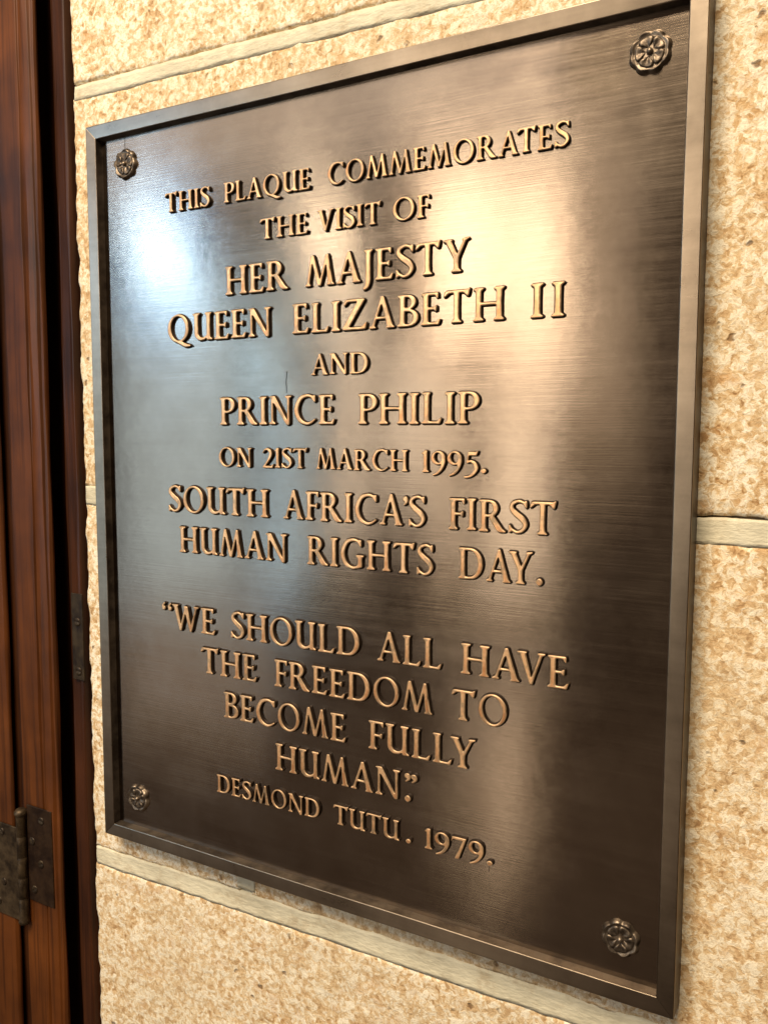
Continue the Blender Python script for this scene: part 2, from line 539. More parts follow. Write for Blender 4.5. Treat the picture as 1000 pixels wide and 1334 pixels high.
def disc_me(name, r, h, n=16, y=0.0, dome=0.3, slot=True):
    """a flat screw head with a slot, facing -Y"""
    v, f = [], []
    rings = [(r, 0.0), (r * 0.97, -h * 0.6), (r * 0.8, -h), (r * 0.4, -h * (1 + dome))]
    for rr, yy in rings:
        for i in range(n):
            a = 2 * math.pi * i / n
            d = yy
            if slot and rr < r * 0.9 and abs(math.sin(a)) * rr < r * 0.22:
                d = -h * 0.25
            v.append((rr * math.cos(a), y + d, rr * math.sin(a)))
    v.append((0, y - h * (0.25 if slot else 1 + dome), 0))
    m = len(rings)
    for k in range(m - 1):
        for i in range(n):
            f.append((k * n + i, k * n + (i + 1) % n, (k + 1) * n + (i + 1) % n, (k + 1) * n + i))
    for i in range(n):
        f.append(((m - 1) * n + i, (m - 1) * n + (i + 1) % n, len(v) - 1))
    return mesh(name, v, f, smooth=True)


def lathe(name, prof, n=20, mat='hinge', parent=None, loc=(0, 0, 0)):
    v, f = [], []
    for r, z in prof:
        for i in range(n):
            a = 2 * math.pi * i / n
            v.append((r * math.cos(a), r * math.sin(a), z))
    m = len(prof)
    for k in range(m - 1):
        for i in range(n):
            f.append((k * n + i, k * n + (i + 1) % n, (k + 1) * n + (i + 1) % n, (k + 1) * n + i))
    f += [tuple(range(n))[::-1], tuple((m - 1) * n + i for i in range(n))]
    return link(name, mesh(name, v, f, smooth=True), M[mat], parent, [c * S for c in loc])


def plate(name, u0, u1, z0, z1, y, th, mat, parent, bev=0.0012):
    o = link(name, box_me(name, (u0, y - th, z0), (u1, y, z1)), M[mat], parent)
    return bevel(o, bev, 2)


hinge = empty('door_hinge', (-0.327, 0.10, -0.18), 'aged brass butt hinge with round knuckle low on the dark wooden door', 'hinge')
hp = []
o = plate('hinge_leaf', -0.425, -0.326, -0.285, -0.112, 0.0995, 0.003, 'hinge', None)
o['label'] = 'lighter brass leaf on the door side'
hp.append(o)
o = plate('hinge_leaf', -0.304, -0.240, -0.236, -0.062, 0.0995, 0.003, 'hinge_dark', None)
o['label'] = 'darker leaf on the frame side'
hp.append(o)
leaves = hp[:2]
R0 = 0.0088
pr = [(0.003, -0.106), (0.008, -0.104), (0.0105, -0.100), (0.0092, -0.096), (R0, -0.094)]
for zz in (-0.056, -0.018, 0.020, 0.058):
    pr += [(R0, zz - 0.001), (R0 - 0.0006, zz), (R0, zz + 0.001)]
pr += [(R0, 0.094), (0.0092, 0.0955), (0.0112, 0.098), (0.0115, 0.102), (0.008, 0.1065), (0.003, 0.108)]
k = lathe('hinge_knuckle', pr, 24, 'hinge', None, (-0.3140, 0.0925, -0.178))
hp.append(k)
for o in hp:
    reparent(o, hinge)
scr = disc_me('screw', 0.0072, 0.0016)
for (u, z, lf) in [(-0.374, -0.128, 0), (-0.398, -0.166, 0), (-0.373, -0.222, 0), (-0.389, -0.262, 0),
                   (-0.266, -0.084, 1), (-0.291, -0.126, 1), (-0.270, -0.163, 1), (-0.289, -0.214, 1)]:
    s = link('screw', scr, M['hinge'] if (u, z) == (-0.373, -0.222) else M['hole'], None, (u * S, 0.0966 * S, z * S))
    s.rotation_euler = (0, random.uniform(0, 3), 0)
    s.parent = leaves[lf]
strike = empty('strike_plate', (-0.157, 0.0975, 0.182), 'small dark metal plate let into the door frame halfway up', 'plate')
o = plate('plate_body', -0.172, -0.146, 0.182, 0.326, 0.0975, 0.0022, 'hole', None)
reparent(o, strike)
for z in (0.279, 0.197):
    s = link('screw', scr, M['hinge_dark'], None, (-0.158 * S, 0.0953 * S, z * S))
    reparent(s, strike)

# ------------------------------------------------------------------ the plaque
W, FW, PY = 0.8058, 0.0179, 0.0118
plaque = empty('commemorative_plaque', (0, 0, 0), 'framed bronze plaque with raised copper lettering and four corner rosettes on the stone wall', 'plaque')

# panel, with a UV map for the brushing direction
NX, NZ = 60, 72
v, f = [], []
for i in range(NX + 1):
    for j in range(NZ + 1):
        u, z = FW * .5 + (W - FW) * i / NX, FW * .5 + (1 - FW) * j / NZ
        v.append((u, PY + 0.0004 * float(fbm(np.array(u * 5.0), np.array(z * 5.0), 2)), z))
for i in range(NX):
    for j in range(NZ):
        a = i * (NZ + 1) + j
        f.append((a, a + NZ + 1, a + NZ + 2, a + 1))
bb = len(v)
for (u, z) in ((FW * .5, FW * .5), (W - FW * .5, FW * .5), (W - FW * .5, 1 - FW * .5), (FW * .5, 1 - FW * .5)):
    v.append((u, PY + 0.01, z))
f.append((bb, bb + 3, bb + 2, bb + 1))
me = mesh('panel', v, f, smooth=True)
uv = me.uv_layers.new(name='UVMap')
for lp in me.loops:
    p = me.vertices[lp.vertex_index].co
    uv.data[lp.index].uv = (p.z, p.x)
link('panel', me, M['panel'], plaque)

# four mitred rails: front face with a small outer arris, an inner quirk and a sloping reveal
PROF = [(0.0, D + 0.002), (0.0, 0.0008), (0.0008, 0.0), (FW - 0.0008, 0.0013), (FW, 0.0021), (FW + 0.0006, 0.0085), (FW + 0.0022, PY + 0.0015), (FW * .5, D)]
corners = [(0, 0), (W, 0), (W, 1), (0, 1)]
inw = [(1, 1), (-1, 1), (-1, -1), (1, -1)]
for k in range(4):
    a, b = k, (k + 1) % 4
    v = []
    N = 16
    for q in range(N + 1):
        t = q / N
        for (d, y) in PROF:
            ua, za = corners[a][0] + inw[a][0] * d, corners[a][1] + inw[a][1] * d
            ub, zb = corners[b][0] + inw[b][0] * d, corners[b][1] + inw[b][1] * d
            wv = 0.0003 * math.sin(t * 11 + k * 2 + d * 30) * (0 < q < N)
            v.append((ua + (ub - ua) * t + (wv if k % 2 else 0), y, za + (zb - za) * t + (0 if k % 2 else wv)))
    n = len(PROF)
    f = [(q * n + i, (q + 1) * n + i, (q + 1) * n + (i + 1) % n, q * n + (i + 1) % n) for q in range(N) for i in range(n)]
    f += [tuple(range(n)), tuple(N * n + i for i in range(n))[::-1]]
    o = link('frame_rail', mesh('frame_rail', v, f), M['frame'], plaque)
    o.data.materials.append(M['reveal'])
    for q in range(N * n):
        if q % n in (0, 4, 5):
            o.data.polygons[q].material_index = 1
    bevel(o, 0.0005, 2)

# ------------------------------------------------------------------ letter outlines from signed distances


def sd_poly(P, X, Y):
    P = np.asarray(P, float)
    d = np.full(X.shape, 1e9)
    ins = np.zeros(X.shape, bool)
    n = len(P)
    for i in range(n):
        ax, ay = P[i]
        bx, by = P[(i + 1) % n]
        ex, ey = bx - ax, by - ay
        L2 = ex * ex + ey * ey
        if L2 < 1e-14:
            continue
        t = np.clip(((X - ax) * ex + (Y - ay) * ey) / L2, 0, 1)
        d = np.minimum(d, (X - ax - t * ex) ** 2 + (Y - ay - t * ey) ** 2)
        c = ((ay > Y) != (by > Y))
        if ay != by:
            c &= X < (bx - ax) * (Y - ay) / (by - ay) + ax
        ins ^= c
    d = np.sqrt(d)
    return np.where(ins, -d, d)


def ellipse(cx, cy, rx, ry, tilt=0.0, n=56, sq=2.0):
    out = []
    for i in range(n):
        a = 2 * math.pi * i / n
        c, s = math.cos(a), math.sin(a)
        x = rx * math.copysign(abs(c) ** (2 / sq), c)
        y = ry * math.copysign(abs(s) ** (2 / sq), s)
        out.append((cx + x * math.cos(tilt) - y * math.sin(tilt), cy + x * math.sin(tilt) + y * math.cos(tilt)))
    return out


def brush(pts, ws, n=10):
    """variable-width stroke along a Catmull-Rom curve"""
    P = [np.array(p, float) for p in pts]
    P = [2 * P[0] - P[1]] + P + [2 * P[-1] - P[-2]]
    Wd = [ws[0]] + list(ws) + [ws[-1]]
    c, w = [], []
    for i in range(1, len(P) - 2):
        for k in range(n):
            t = k / n
            c.append(0.5 * (2 * P[i] + (P[i + 1] - P[i - 1]) * t + (2 * P[i - 1] - 5 * P[i] + 4 * P[i + 1] - P[i + 2]) * t * t
                            + (3 * P[i] - P[i - 1] - 3 * P[i + 1] + P[i + 2]) * t ** 3))
            tt = t * t * (3 - 2 * t)
            w.append(Wd[i] * (1 - tt) + Wd[i + 1] * tt)
    c.append(P[-2])
    w.append(Wd[-2])
    c = np.array(c)
    g = np.gradient(c, axis=0)
    g /= np.linalg.norm(g, axis=1)[:, None] + 1e-9
    nn = np.stack([-g[:, 1], g[:, 0]], 1)
    h = np.array(w)[:, None] / 2
    return np.concatenate([c + nn * h, (c - nn * h)[::-1]]).tolist()


ST, TH, SE = 0.158, 0.072, 0.082     # stem, thin stroke, serif overhang


def stem(x, y0=0.0, y1=1.0, w=ST, b=1, t=1, sl=1, sr=1):
    h = w / 2
    out = [[(x - h, y0), (x - h * 0.90, (y0 + y1) / 2), (x - h, y1), (x + h, y1), (x + h * 0.90, (y0 + y1) / 2), (x + h, y0)]]
    for (on, y, s) in ((b, y0, 1), (t, y1, -1)):
        if on:
            out.append([(x - h - SE * sl, y), (x - h - SE * sl, y + s * 0.030), (x - h, y + s * 0.095), (x + h, y + s * 0.095),
                        (x + h + SE * sr, y + s * 0.030), (x + h + SE * sr, y)])
    return out


def diag(x0, y0, x1, y1, w0, w1=None):
    """diagonal stroke cut level at both ends, horizontal widths w0 (start) and w1 (end)"""
    w1 = w0 if w1 is None else w1
    return [[(x0 - w0 / 2, y0), (x0 + w0 / 2, y0), (x1 + w1 / 2, y1), (x1 - w1 / 2, y1)]]


def serif(x, y, l, r, s=1, tall=0.075, core=0.10):
    return [[(x - l, y), (x - l, y + s * 0.030), (x - core / 2, y + s * tall), (x + core / 2, y + s * tall), (x + r, y + s * 0.030), (x + r, y)]]


def box(x0, y0, x1, y1):
    return [[(x0, y0), (x1, y0), (x1, y1), (x0, y1)]]


def arm_up(x0, x1, y, s, thick=TH, drop=0.16, lean=0.05):
    """horizontal arm from x0 to x1 at y, whose end serif points down (s=-1) or up (s=1)"""
    return [[(x0, y), (x1, y), (x1 + lean, y + s * drop), (x1 + lean - 0.030, y + s * drop), (x1 - 0.085, y + s * thick), (x0, y + s * thick)]]


def bowl(x, yc, rx, ry, w, th):
    """right-hand bowl starting at the stem x: (add polygons, cut polygons)"""
    o = [(x, yc + ry), (x, yc - ry)]
    i = [(x - 0.01, yc + ry - th), (x - 0.01, yc - ry + th)]
    n = 26
    for k in range(n + 1):
        a = -math.pi / 2 + math.pi * k / n
        ca, sa = max(0.0, math.cos(a)) ** 0.88, math.sin(a)
        o.append((x + rx * 0.30 + rx * 0.70 * ca, yc + ry * sa))
        i.append((x + rx * 0.30 + (rx * 0.70 - w) * ca, yc + (ry - th) * sa))
    return [o], [i]


def G_(ch):
    """returns (add, cut, advance width) ; a cut applies to the shapes before it, extra shapes are laid after"""
    A, C, E = [], [], []
    if ch == 'I':
        A += stem(0.17)
        w = 0.34
    elif ch == 'H':
        A += stem(0.17) + stem(0.78) + box(0.17, 0.475, 0.78, 0.545)
        w = 0.95
    elif ch in 'EF':
        A += stem(0.17, sr=0.5 if ch == 'E' else 1)
        A += arm_up(0.10, 0.55, 1.0, -1, 0.066, 0.19, 0.02)
        A += [[(0.17, 0.475), (0.17, 0.54), (0.42, 0.54), (0.485, 0.605), (0.51, 0.605), (0.51, 0.41), (0.485, 0.41), (0.42, 0.475)]]
        if ch == 'E':
            A += arm_up(0.10, 0.58, 0.0, 1, 0.066, 0.20, 0.06)
        w = 0.64 if ch == 'E' else 0.57
    elif ch == 'L':
        A += stem(0.17, sr=0.5 * 1)
        A += arm_up(0.10, 0.60, 0.0, 1, 0.066, 0.20, 0.06)
        w = 0.64
    elif ch == 'T':
        A += stem(0.40, t=0) + box(0.10, 0.930, 0.70, 1.0)
        A += [[(0.0, 0.815), (0.035, 0.80), (0.19, 0.935), (0.20, 1.0), (0.07, 1.0), (0.04, 0.965)]]
        A += [[(0.82, 1.05), (0.765, 0.80), (0.735, 0.80), (0.61, 0.935), (0.62, 1.0), (0.73, 1.0), (0.785, 1.05)]]
        w = 0.80
    elif ch == 'A':
        A += diag(0.10, 0.0, 0.445, 1.03, 0.075, 0.085) + diag(0.715, 0.0, 0.425, 1.03, 0.175, 0.105)
        A += box(0.19, 0.30, 0.62, 0.365)
        A += serif(0.10, 0.0, 0.11, 0.125) + serif(0.71, 0.0, 0.155, 0.145, core=0.15)
        w = 0.86
    elif ch == 'V':
        A += diag(0.17, 1.0, 0.46, -0.02, 0.175, 0.09) + diag(0.76, 1.0, 0.44, -0.02, 0.08, 0.08)
        A += serif(0.17, 1.0, 0.17, 0.15, -1, core=0.15) + serif(0.76, 1.0, 0.13, 0.12, -1)
        w = 0.88
    elif ch == 'W':
        A += diag(0.16, 1.0, 0.40, -0.02, 0.165, 0.085) + diag(0.64, 0.97, 0.38, -0.02, 0.08, 0.08)
        A += diag(0.62, 0.97, 0.86, -0.02, 0.165, 0.085) + diag(1.11, 1.0, 0.84, -0.02, 0.08, 0.08)
        A += serif(0.16, 1.0, 0.16, 0.14, -1, core=0.14) + serif(1.11, 1.0, 0.13, 0.11, -1)
        w = 1.22
    elif ch == 'Y':
        A += stem(0.43, 0.0, 0.50, t=0) + diag(0.16, 1.0, 0.43, 0.42, 0.175, 0.15) + diag(0.72, 1.0, 0.455, 0.42, 0.080, 0.10)
        A += serif(0.16, 1.0, 0.15, 0.15, -1, core=0.15)
        A += [[(0.61, 1.0), (0.61, 0.97), (0.70, 0.925), (0.77, 0.95), (0.86, 1.0), (0.86, 1.03), (0.80, 1.02)]]
        w = 0.84
    elif ch == 'M':
        A += diag(0.10, 0.0, 0.265, 1.03, 0.085, 0.085) + diag(0.265, 1.03, 0.545, 0.0, 0.10, 0.13)
        A += diag(0.835, 1.03, 0.545, 0.0, 0.085, 0.07) + diag(0.815, 1.03, 0.955, 0.0, 0.095, 0.165)
        A += serif(0.10, 0.0, 0.105, 0.115) + serif(0.955, 0.0, 0.145, 0.14, core=0.15)
        w = 1.09
    elif ch == 'N':
        A += stem(0.14, w=0.082, t=0, sl=1.1, sr=1.2) + stem(0.80, w=0.082, b=0, sl=1.2, sr=1.1)
        A += diag(0.15, 1.0, 0.79, -0.03, 0.19, 0.11)
        A += [[(0.0, 1.0), (0.0, 0.970), (0.10, 0.93), (0.20, 1.0)]]
        w = 0.90
    elif ch == 'U':
        A += stem(0.17, 0.30, 1.0, b=0)
        A += [brush([(0.17, 0.42), (0.185, 0.20), (0.30, 0.065), (0.46, 0.045), (0.60, 0.115), (0.68, 0.23)], [0.155, 0.15, 0.12, 0.085, 0.06, 0.04])]
        A += stem(0.70, 0.0, 1.0, w=0.145, sl=0.9, sr=0.9)
        A[-2] = [(0.63, 0.0), (0.63, 0.10), (0.75, 0.10), (0.87, 0.035), (0.87, 0.0)]
        w = 0.87
    elif ch == 'J':
        A += stem(0.20, 0.0, 1.0, b=0)
        A += [brush([(0.20, 0.25), (0.20, -0.02), (0.155, -0.19), (0.03, -0.28)], [0.155, 0.15, 0.12, 0.075])]
        w = 0.38
    elif ch == 'D':
        a, c = bowl(0.17, 0.5, 0.72, 0.5, 0.165, 0.066)
        A += a
        C += c
        E += stem(0.17, sr=0.3)
        w = 0.93
    elif ch in 'PR':
        a, c = bowl(0.17, 0.735 if ch == 'R' else 0.72, 0.47 if ch == 'R' else 0.50, 0.265 if ch == 'R' else 0.28, 0.155, 0.062)
        A += a
        C += c
        E += stem(0.17)
        if ch == 'R':
            E += [[(0.33, 0.50), (0.475, 0.53), (0.80, 0.085), (0.89, 0.045), (0.90, 0.0), (0.68, 0.0), (0.60, 0.055)]]
        w = 0.86 if ch == 'R' else 0.68
    elif ch == 'B':
        a, c = bowl(0.17, 0.765, 0.44, 0.235, 0.145, 0.060)
        a2, c2 = bowl(0.17, 0.272, 0.52, 0.272, 0.155, 0.062)
        A += a + a2
        C += c + c2
        E += stem(0.17, sr=0.3)
        w = 0.71
    elif ch in 'OQ':
        rx = 0.475
        A += [ellipse(rx, 0.5, rx, 0.525)]
        C += [ellipse(rx, 0.5, rx - 0.135, 0.525 - 0.062, 0.10)]
        w = 0.95
        if ch == 'Q':
            E += [brush([(0.40, 0.02), (0.60, -0.055), (0.80, -0.150), (1.02, -0.165)], [0.075, 0.12, 0.12, 0.05])]
            w = 1.00
    elif ch == 'C' or ch == 'G':
        A += [brush([(0.80, 0.885), (0.64, 0.975), (0.46, 0.985), (0.24, 0.88), (0.085, 0.52), (0.20, 0.17), (0.44, 0.022), (0.65, 0.045), (0.83, 0.165)],
                    [0.07, 0.075, 0.085, 0.13, 0.155, 0.13, 0.085, 0.065, 0.05])]
        A += [[(0.835, 1.0), (0.845, 0.76), (0.80, 0.76), (0.70, 0.90), (0.70, 0.97)]]
        w = 0.86
        if ch == 'G':
            A += stem(0.79, 0.05, 0.47, b=0, sl=1.1, sr=0.9)
            A += [[(0.60, 0.02), (0.66, 0.09), (0.72, 0.15), (0.868, 0.10), (0.80, 0.04), (0.72, 0.01)]]
            w = 0.96
    elif ch == 'S':
        A += [brush([(0.545, 0.885), (0.43, 0.965), (0.29, 0.985), (0.12, 0.90), (0.10, 0.74), (0.25, 0.585), (0.43, 0.45), (0.535, 0.27), (0.45, 0.09), (0.27, 0.018), (0.09, 0.115)],
                    [0.06, 0.065, 0.075, 0.105, 0.130, 0.160, 0.165, 0.135, 0.095, 0.07, 0.06])]
        A += [[(0.575, 1.02), (0.59, 0.77), (0.55, 0.77), (0.47, 0.90), (0.50, 0.965)]]
        A += [[(0.02, -0.02), (0.005, 0.25), (0.045, 0.25), (0.14, 0.10), (0.09, 0.03)]]
        w = 0.62
    elif ch == 'Z':
        A += [[(0.03, 0.0), (0.0, 0.045), (0.555, 0.955), (0.77, 1.0), (0.78, 0.965), (0.21, 0.045), (0.20, 0.0)]]
        A += box(0.10, 0.930, 0.74, 1.0) + box(0.05, 0.0, 0.72, 0.072)
        A += [[(0.05, 0.80), (0.085, 0.79), (0.20, 0.935), (0.21, 1.0), (0.09, 1.0)]]
        A += [[(0.70, 0.0), (0.81, 0.0), (0.85, 0.22), (0.815, 0.22), (0.68, 0.07)]]
        w = 0.84
    elif ch == '1':
        A += stem(0.20, 0.0, 1.0, t=0) + [[(0.03, 0.87), (0.06, 0.84), (0.16, 0.87), (0.27, 0.98), (0.20, 1.02)]]
        w = 0.38
    elif ch == '2':
        A += [brush([(0.045, 0.76), (0.16, 0.93), (0.33, 0.965), (0.49, 0.84), (0.50, 0.65), (0.36, 0.38), (0.10, 0.06)], [0.06, 0.075, 0.10, 0.14, 0.155, 0.11, 0.07])]
        A += box(0.05, 0.0, 0.60, 0.095) + [[(0.52, 0.0), (0.645, 0.0), (0.67, 0.19), (0.635, 0.19), (0.52, 0.09)]]
        w = 0.67
    elif ch == '5':
        A += [[(0.13, 0.40), (0.20, 0.95), (0.25, 0.95), (0.20, 0.49)]]
        A += [[(0.18, 0.80), (0.20, 0.96), (0.52, 0.96), (0.60, 1.02), (0.62, 1.01), (0.55, 0.80)]]
        A += [brush([(0.15, 0.45), (0.30, 0.54), (0.46, 0.45), (0.54, 0.25), (0.46, 0.02), (0.26, -0.16), (0.03, -0.19)], [0.06, 0.09, 0.13, 0.155, 0.13, 0.09, 0.07])]
        w = 0.63
    elif ch == '7':
        A += [[(0.02, 0.72), (0.06, 0.96), (0.62, 0.96), (0.62, 0.90), (0.57, 0.84), (0.10, 0.84), (0.055, 0.72)]]
        A += [[(0.50, 0.86), (0.62, 0.92), (0.33, -0.10), (0.17, -0.10)]]
        w = 0.63
    elif ch == '9':
        A += [ellipse(0.30, 0.655, 0.30, 0.315)]
        C += [ellipse(0.30, 0.665, 0.155, 0.240, 0.12)]
        E += [brush([(0.52, 0.66), (0.53, 0.45), (0.44, 0.17), (0.28, -0.04), (0.07, -0.155)], [0.14, 0.145, 0.12, 0.10, 0.06])]
        w = 0.61
    elif ch == '.':
        A += [ellipse(0.12, 0.10, 0.115, 0.115, sq=1.5)]
        w = 0.24
    elif ch == "'":
        A += [ellipse(0.11, 0.90, 0.088, 0.088), brush([(0.16, 0.90), (0.16, 0.80), (0.05, 0.69)], [0.10, 0.08, 0.045])]
        w = 0.22
    elif ch == '`':
        A += [ellipse(0.11, 0.80, 0.082, 0.082), brush([(0.07, 0.80), (0.06, 0.90), (0.16, 1.01)], [0.10, 0.085, 0.055])]
        w = 0.22
    return A, C, E, w


def blur(F, k=1):
    K = np.array([1, 4, 6, 4, 1]) / 16.0
    for _ in range(k):
        P = np.pad(F, 2, mode='edge')
        P = sum(K[i] * P[i:i + F.shape[0], :] for i in range(5))
        F = sum(K[i] * P[:, i:i + F.shape[1]] for i in range(5))
    return F


def contours(F, xs, ys):
    """marching squares at 0, returns closed loops (inside is negative)"""
    seg = {}
    nx, ny = F.shape
    S_ = F < 0
    act = (S_[:-1, :-1].astype(int) + S_[1:, :-1] + S_[1:, 1:] + S_[:-1, 1:])
    pts = {}

    def pt(i0, j0, i1, j1):
        key = (min((i0, j0), (i1, j1)), max((i0, j0), (i1, j1)))
        if key not in pts:
            a, b = F[i0, j0], F[i1, j1]
            t = a / (a - b)
            pts[key] = (xs[i0] + t * (xs[i1] - xs[i0]), ys[j0] + t * (ys[j1] - ys[j0]))
        return key
    for i, j in zip(*np.nonzero((act > 0) & (act < 4))):
        c = [(i, j), (i + 1, j), (i + 1, j + 1), (i, j + 1)]
        s = [bool(S_[q]) for q in c]
        ent, ext = [], []
        for k in range(4):
            a, b = c[k], c[(k + 1) % 4]
            if s[k] and not s[(k + 1) % 4]:
                ext.append(pt(*a, *b))
            elif not s[k] and s[(k + 1) % 4]:
                ent.append(pt(*a, *b))
        for a, b in zip(ext, ent):
            seg[a] = b
    loops = []
    while seg:
        st = next(iter(seg))
        lp, cur = [], st
        while cur in seg:
            lp.append(pts[cur])
            cur = seg.pop(cur)
        if len(lp) > 5:
            loops.append(lp)
    return loops


def simplify(lp, tol):
    """closed Douglas-Peucker"""
    P = np.array(lp)
    n = len(P)
    a = 0
    b = int(np.argmax(((P - P[0]) ** 2).sum(1)))
    keep = {a, b}
    st = [(a, b), (b, n)]
    while st:
        i, j = st.pop()
        if j - i < 2:
            continue
        A, B = P[i], P[j % n]
        d = B - A
        L = np.hypot(*d) + 1e-12
        Q = P[i + 1:j]
        e = np.abs(d[0] * (Q[:, 1] - A[1]) - d[1] * (Q[:, 0] - A[0])) / L
        k = int(np.argmax(e))
        if e[k] > tol:
            m = i + 1 + k
            keep.add(m)
            st += [(i, m), (m, j)]
        elif L > 0.13:
            m = (i + j) // 2
            keep.add(m)
            st += [(i, m), (m, j)]
    return [tuple(P[k]) for k in sorted(keep)]


CELL = 0.0125


def glyph_mesh(ch, cap, relief):
    """raised cast letter in plaque-height units, origin on the panel at the baseline"""
    A, C, E, w = G_(ch)
    x0, x1, y0, y1 = -0.25, w + 0.30, -0.42, 1.22
    xs = np.arange(x0, x1, CELL)
    ys = np.arange(y0, y1, CELL)
    X, Y = np.meshgrid(xs, ys, indexing='ij')
    F = np.full(X.shape, 9.0)
    for p in A:
        F = np.minimum(F, sd_poly(p, X, Y))
    for p in C:
        F = np.maximum(F, -sd_poly(p, X, Y))
    for p in E:
        F = np.minimum(F, sd_poly(p, X, Y))
    F = blur(F, 2)
    loops = [simplify(l, 0.0035) for l in contours(F + 0.002, xs, ys)]
    gx, gy = np.gradient(F, CELL)

    def samp(Gd, x, y):
        i, j = (x - x0) / CELL, (y - y0) / CELL
        i0, j0 = int(i), int(j)
        fx, fy = i - i0, j - j0
        return (Gd[i0, j0] * (1 - fx) + Gd[i0 + 1, j0] * fx) * (1 - fy) + (Gd[i0, j0 + 1] * (1 - fx) + Gd[i0 + 1, j0 + 1] * fx) * fy

    def shift(p, d):
        x, y = p
        k = max(1, int(abs(d) / 0.008))
        for _ in range(k):
            a, b = samp(gx, x, y), samp(gy, x, y)
            L = math.hypot(a, b)
            if L < 0.45:
                break
            x, y = x + d / k * a / L, y + d / k * b / L
        return x, y
    V, Fc, mats = [], [], []
    rings = [(0.050, 0.0), (0.024, 0.22), (0.012, 0.80), (-0.002, 0.93), (-0.026, 1.0)]
    tops = []
    for lp in loops:
        n = len(lp)
        base = len(V)
        last = None
        for (off, h) in rings:
            for p in lp:
                q = shift(p, off)
                V.append((q[0] * cap, -h * relief, q[1] * cap))
        for r in range(len(rings) - 1):
            for i in range(n):
                a, b = base + r * n + i, base + r * n + (i + 1) % n
                Fc.append((a, b, b + n, a + n))
                mats.append(2 if r >= 2 else 0)
        tops.append([base + (len(rings) - 1) * n + i for i in range(n)])
    flat = [i for t in tops for i in t]
    tri = tessellate_polygon([[Vector((V[i][0], V[i][2], 0)) for i in t] for t in tops])
    for t in tri:
        a, b, c = (flat[k] for k in t)
        ar = (V[b][0] - V[a][0]) * (V[c][2] - V[a][2]) - (V[b][2] - V[a][2]) * (V[c][0] - V[a][0])
        Fc.append((a, b, c) if ar > 0 else (a, c, b))
        mats.append(1)
    me = mesh('letter', V, Fc)
    me.materials.append(M['patina'])
    me.materials.append(M['letter'])
    me.materials.append(M['rim'])
    me.polygons.foreach_set('material_index', mats)
    me.polygons.foreach_set('use_smooth', [len(p.vertices) == 4 for p in me.polygons])
    return me


RELIEF = 0.0043
LB = {'O': .02, 'Q': .02, 'C': .02, 'G': .02, 'D': .05}
ROUND = set('OQCGSDBPR')
DIAG = set('AVWYTLJ')
cacheM, cacheW = {}, {}


def extents(ch):
    if ch not in cacheW:
        A, C, E, w = G_(ch)
        xs = [p[0] for P in A + E for p in P]
        cacheW[ch] = (min(xs), max(xs))
    return cacheW[ch]


def gap(a, b):
    """optical space between two letters, in cap heights"""
    if (a + b) in ('LA', 'AV', 'VE', 'AT', 'TA', 'AY', 'FR', 'FU', 'LY', 'TU', 'UT', 'TE', 'ST', 'FI', 'PH', 'PL'):
        return {'AV': -0.10, 'AY': -0.10, 'AT': -0.06, 'TA': -0.06, 'LY': -0.07, 'TU': 0.03, 'UT': 0.03}.get(a + b, 0.06)
    if a + b == 'II':
        return 0.20
    g = 0.085
    if a + b == '``':
        return 0.13
    if a in 'OQDCG':
        g += 0.03
    if b in 'OQCG':
        g += 0.03
    if b in ".":
        g = 0.10
    if b == "'" or a == "'":
        g = 0.02
    return g


def word(text, u0, u1, z0, z1, cap, relief=RELIEF):
    """set a word between u0 and u1; the baseline runs from z0 to z1"""
    x, pos = 0.0, []
    for i, ch in enumerate(text):
        lo, hi = extents(ch)
        if i:
            x += gap(text[i - 1], ch)
        pos.append(x - lo)
        x += hi - lo
    k = (u1 - u0) / (x * cap)
    for ch, px in zip(text, pos):
        key = (ch, cap)
        if key not in cacheM:
            cacheM[key] = glyph_mesh(ch, cap, relief)
        nm = {'.': 'full_stop', "'": 'apostrophe', '`': 'quotation_mark'}.get(ch, 'numeral' if ch.isdigit() else 'letter')
        o = bpy.data.objects.new(nm, cacheM[key])
        COL.objects.link(o)
        o.parent = plaque
        uu = u0 + px * cap * k
        t = (uu - u0) / (u1 - u0)
        o.location = (uu * S, (PY - 0.0002) * S, (z0 + (z1 - z0) * t + random.uniform(-.0003, .0003)) * S)
        o.scale = (k, 1, 1)
        o.rotation_euler = (0, random.uniform(-.006, .006), 0)
    return k


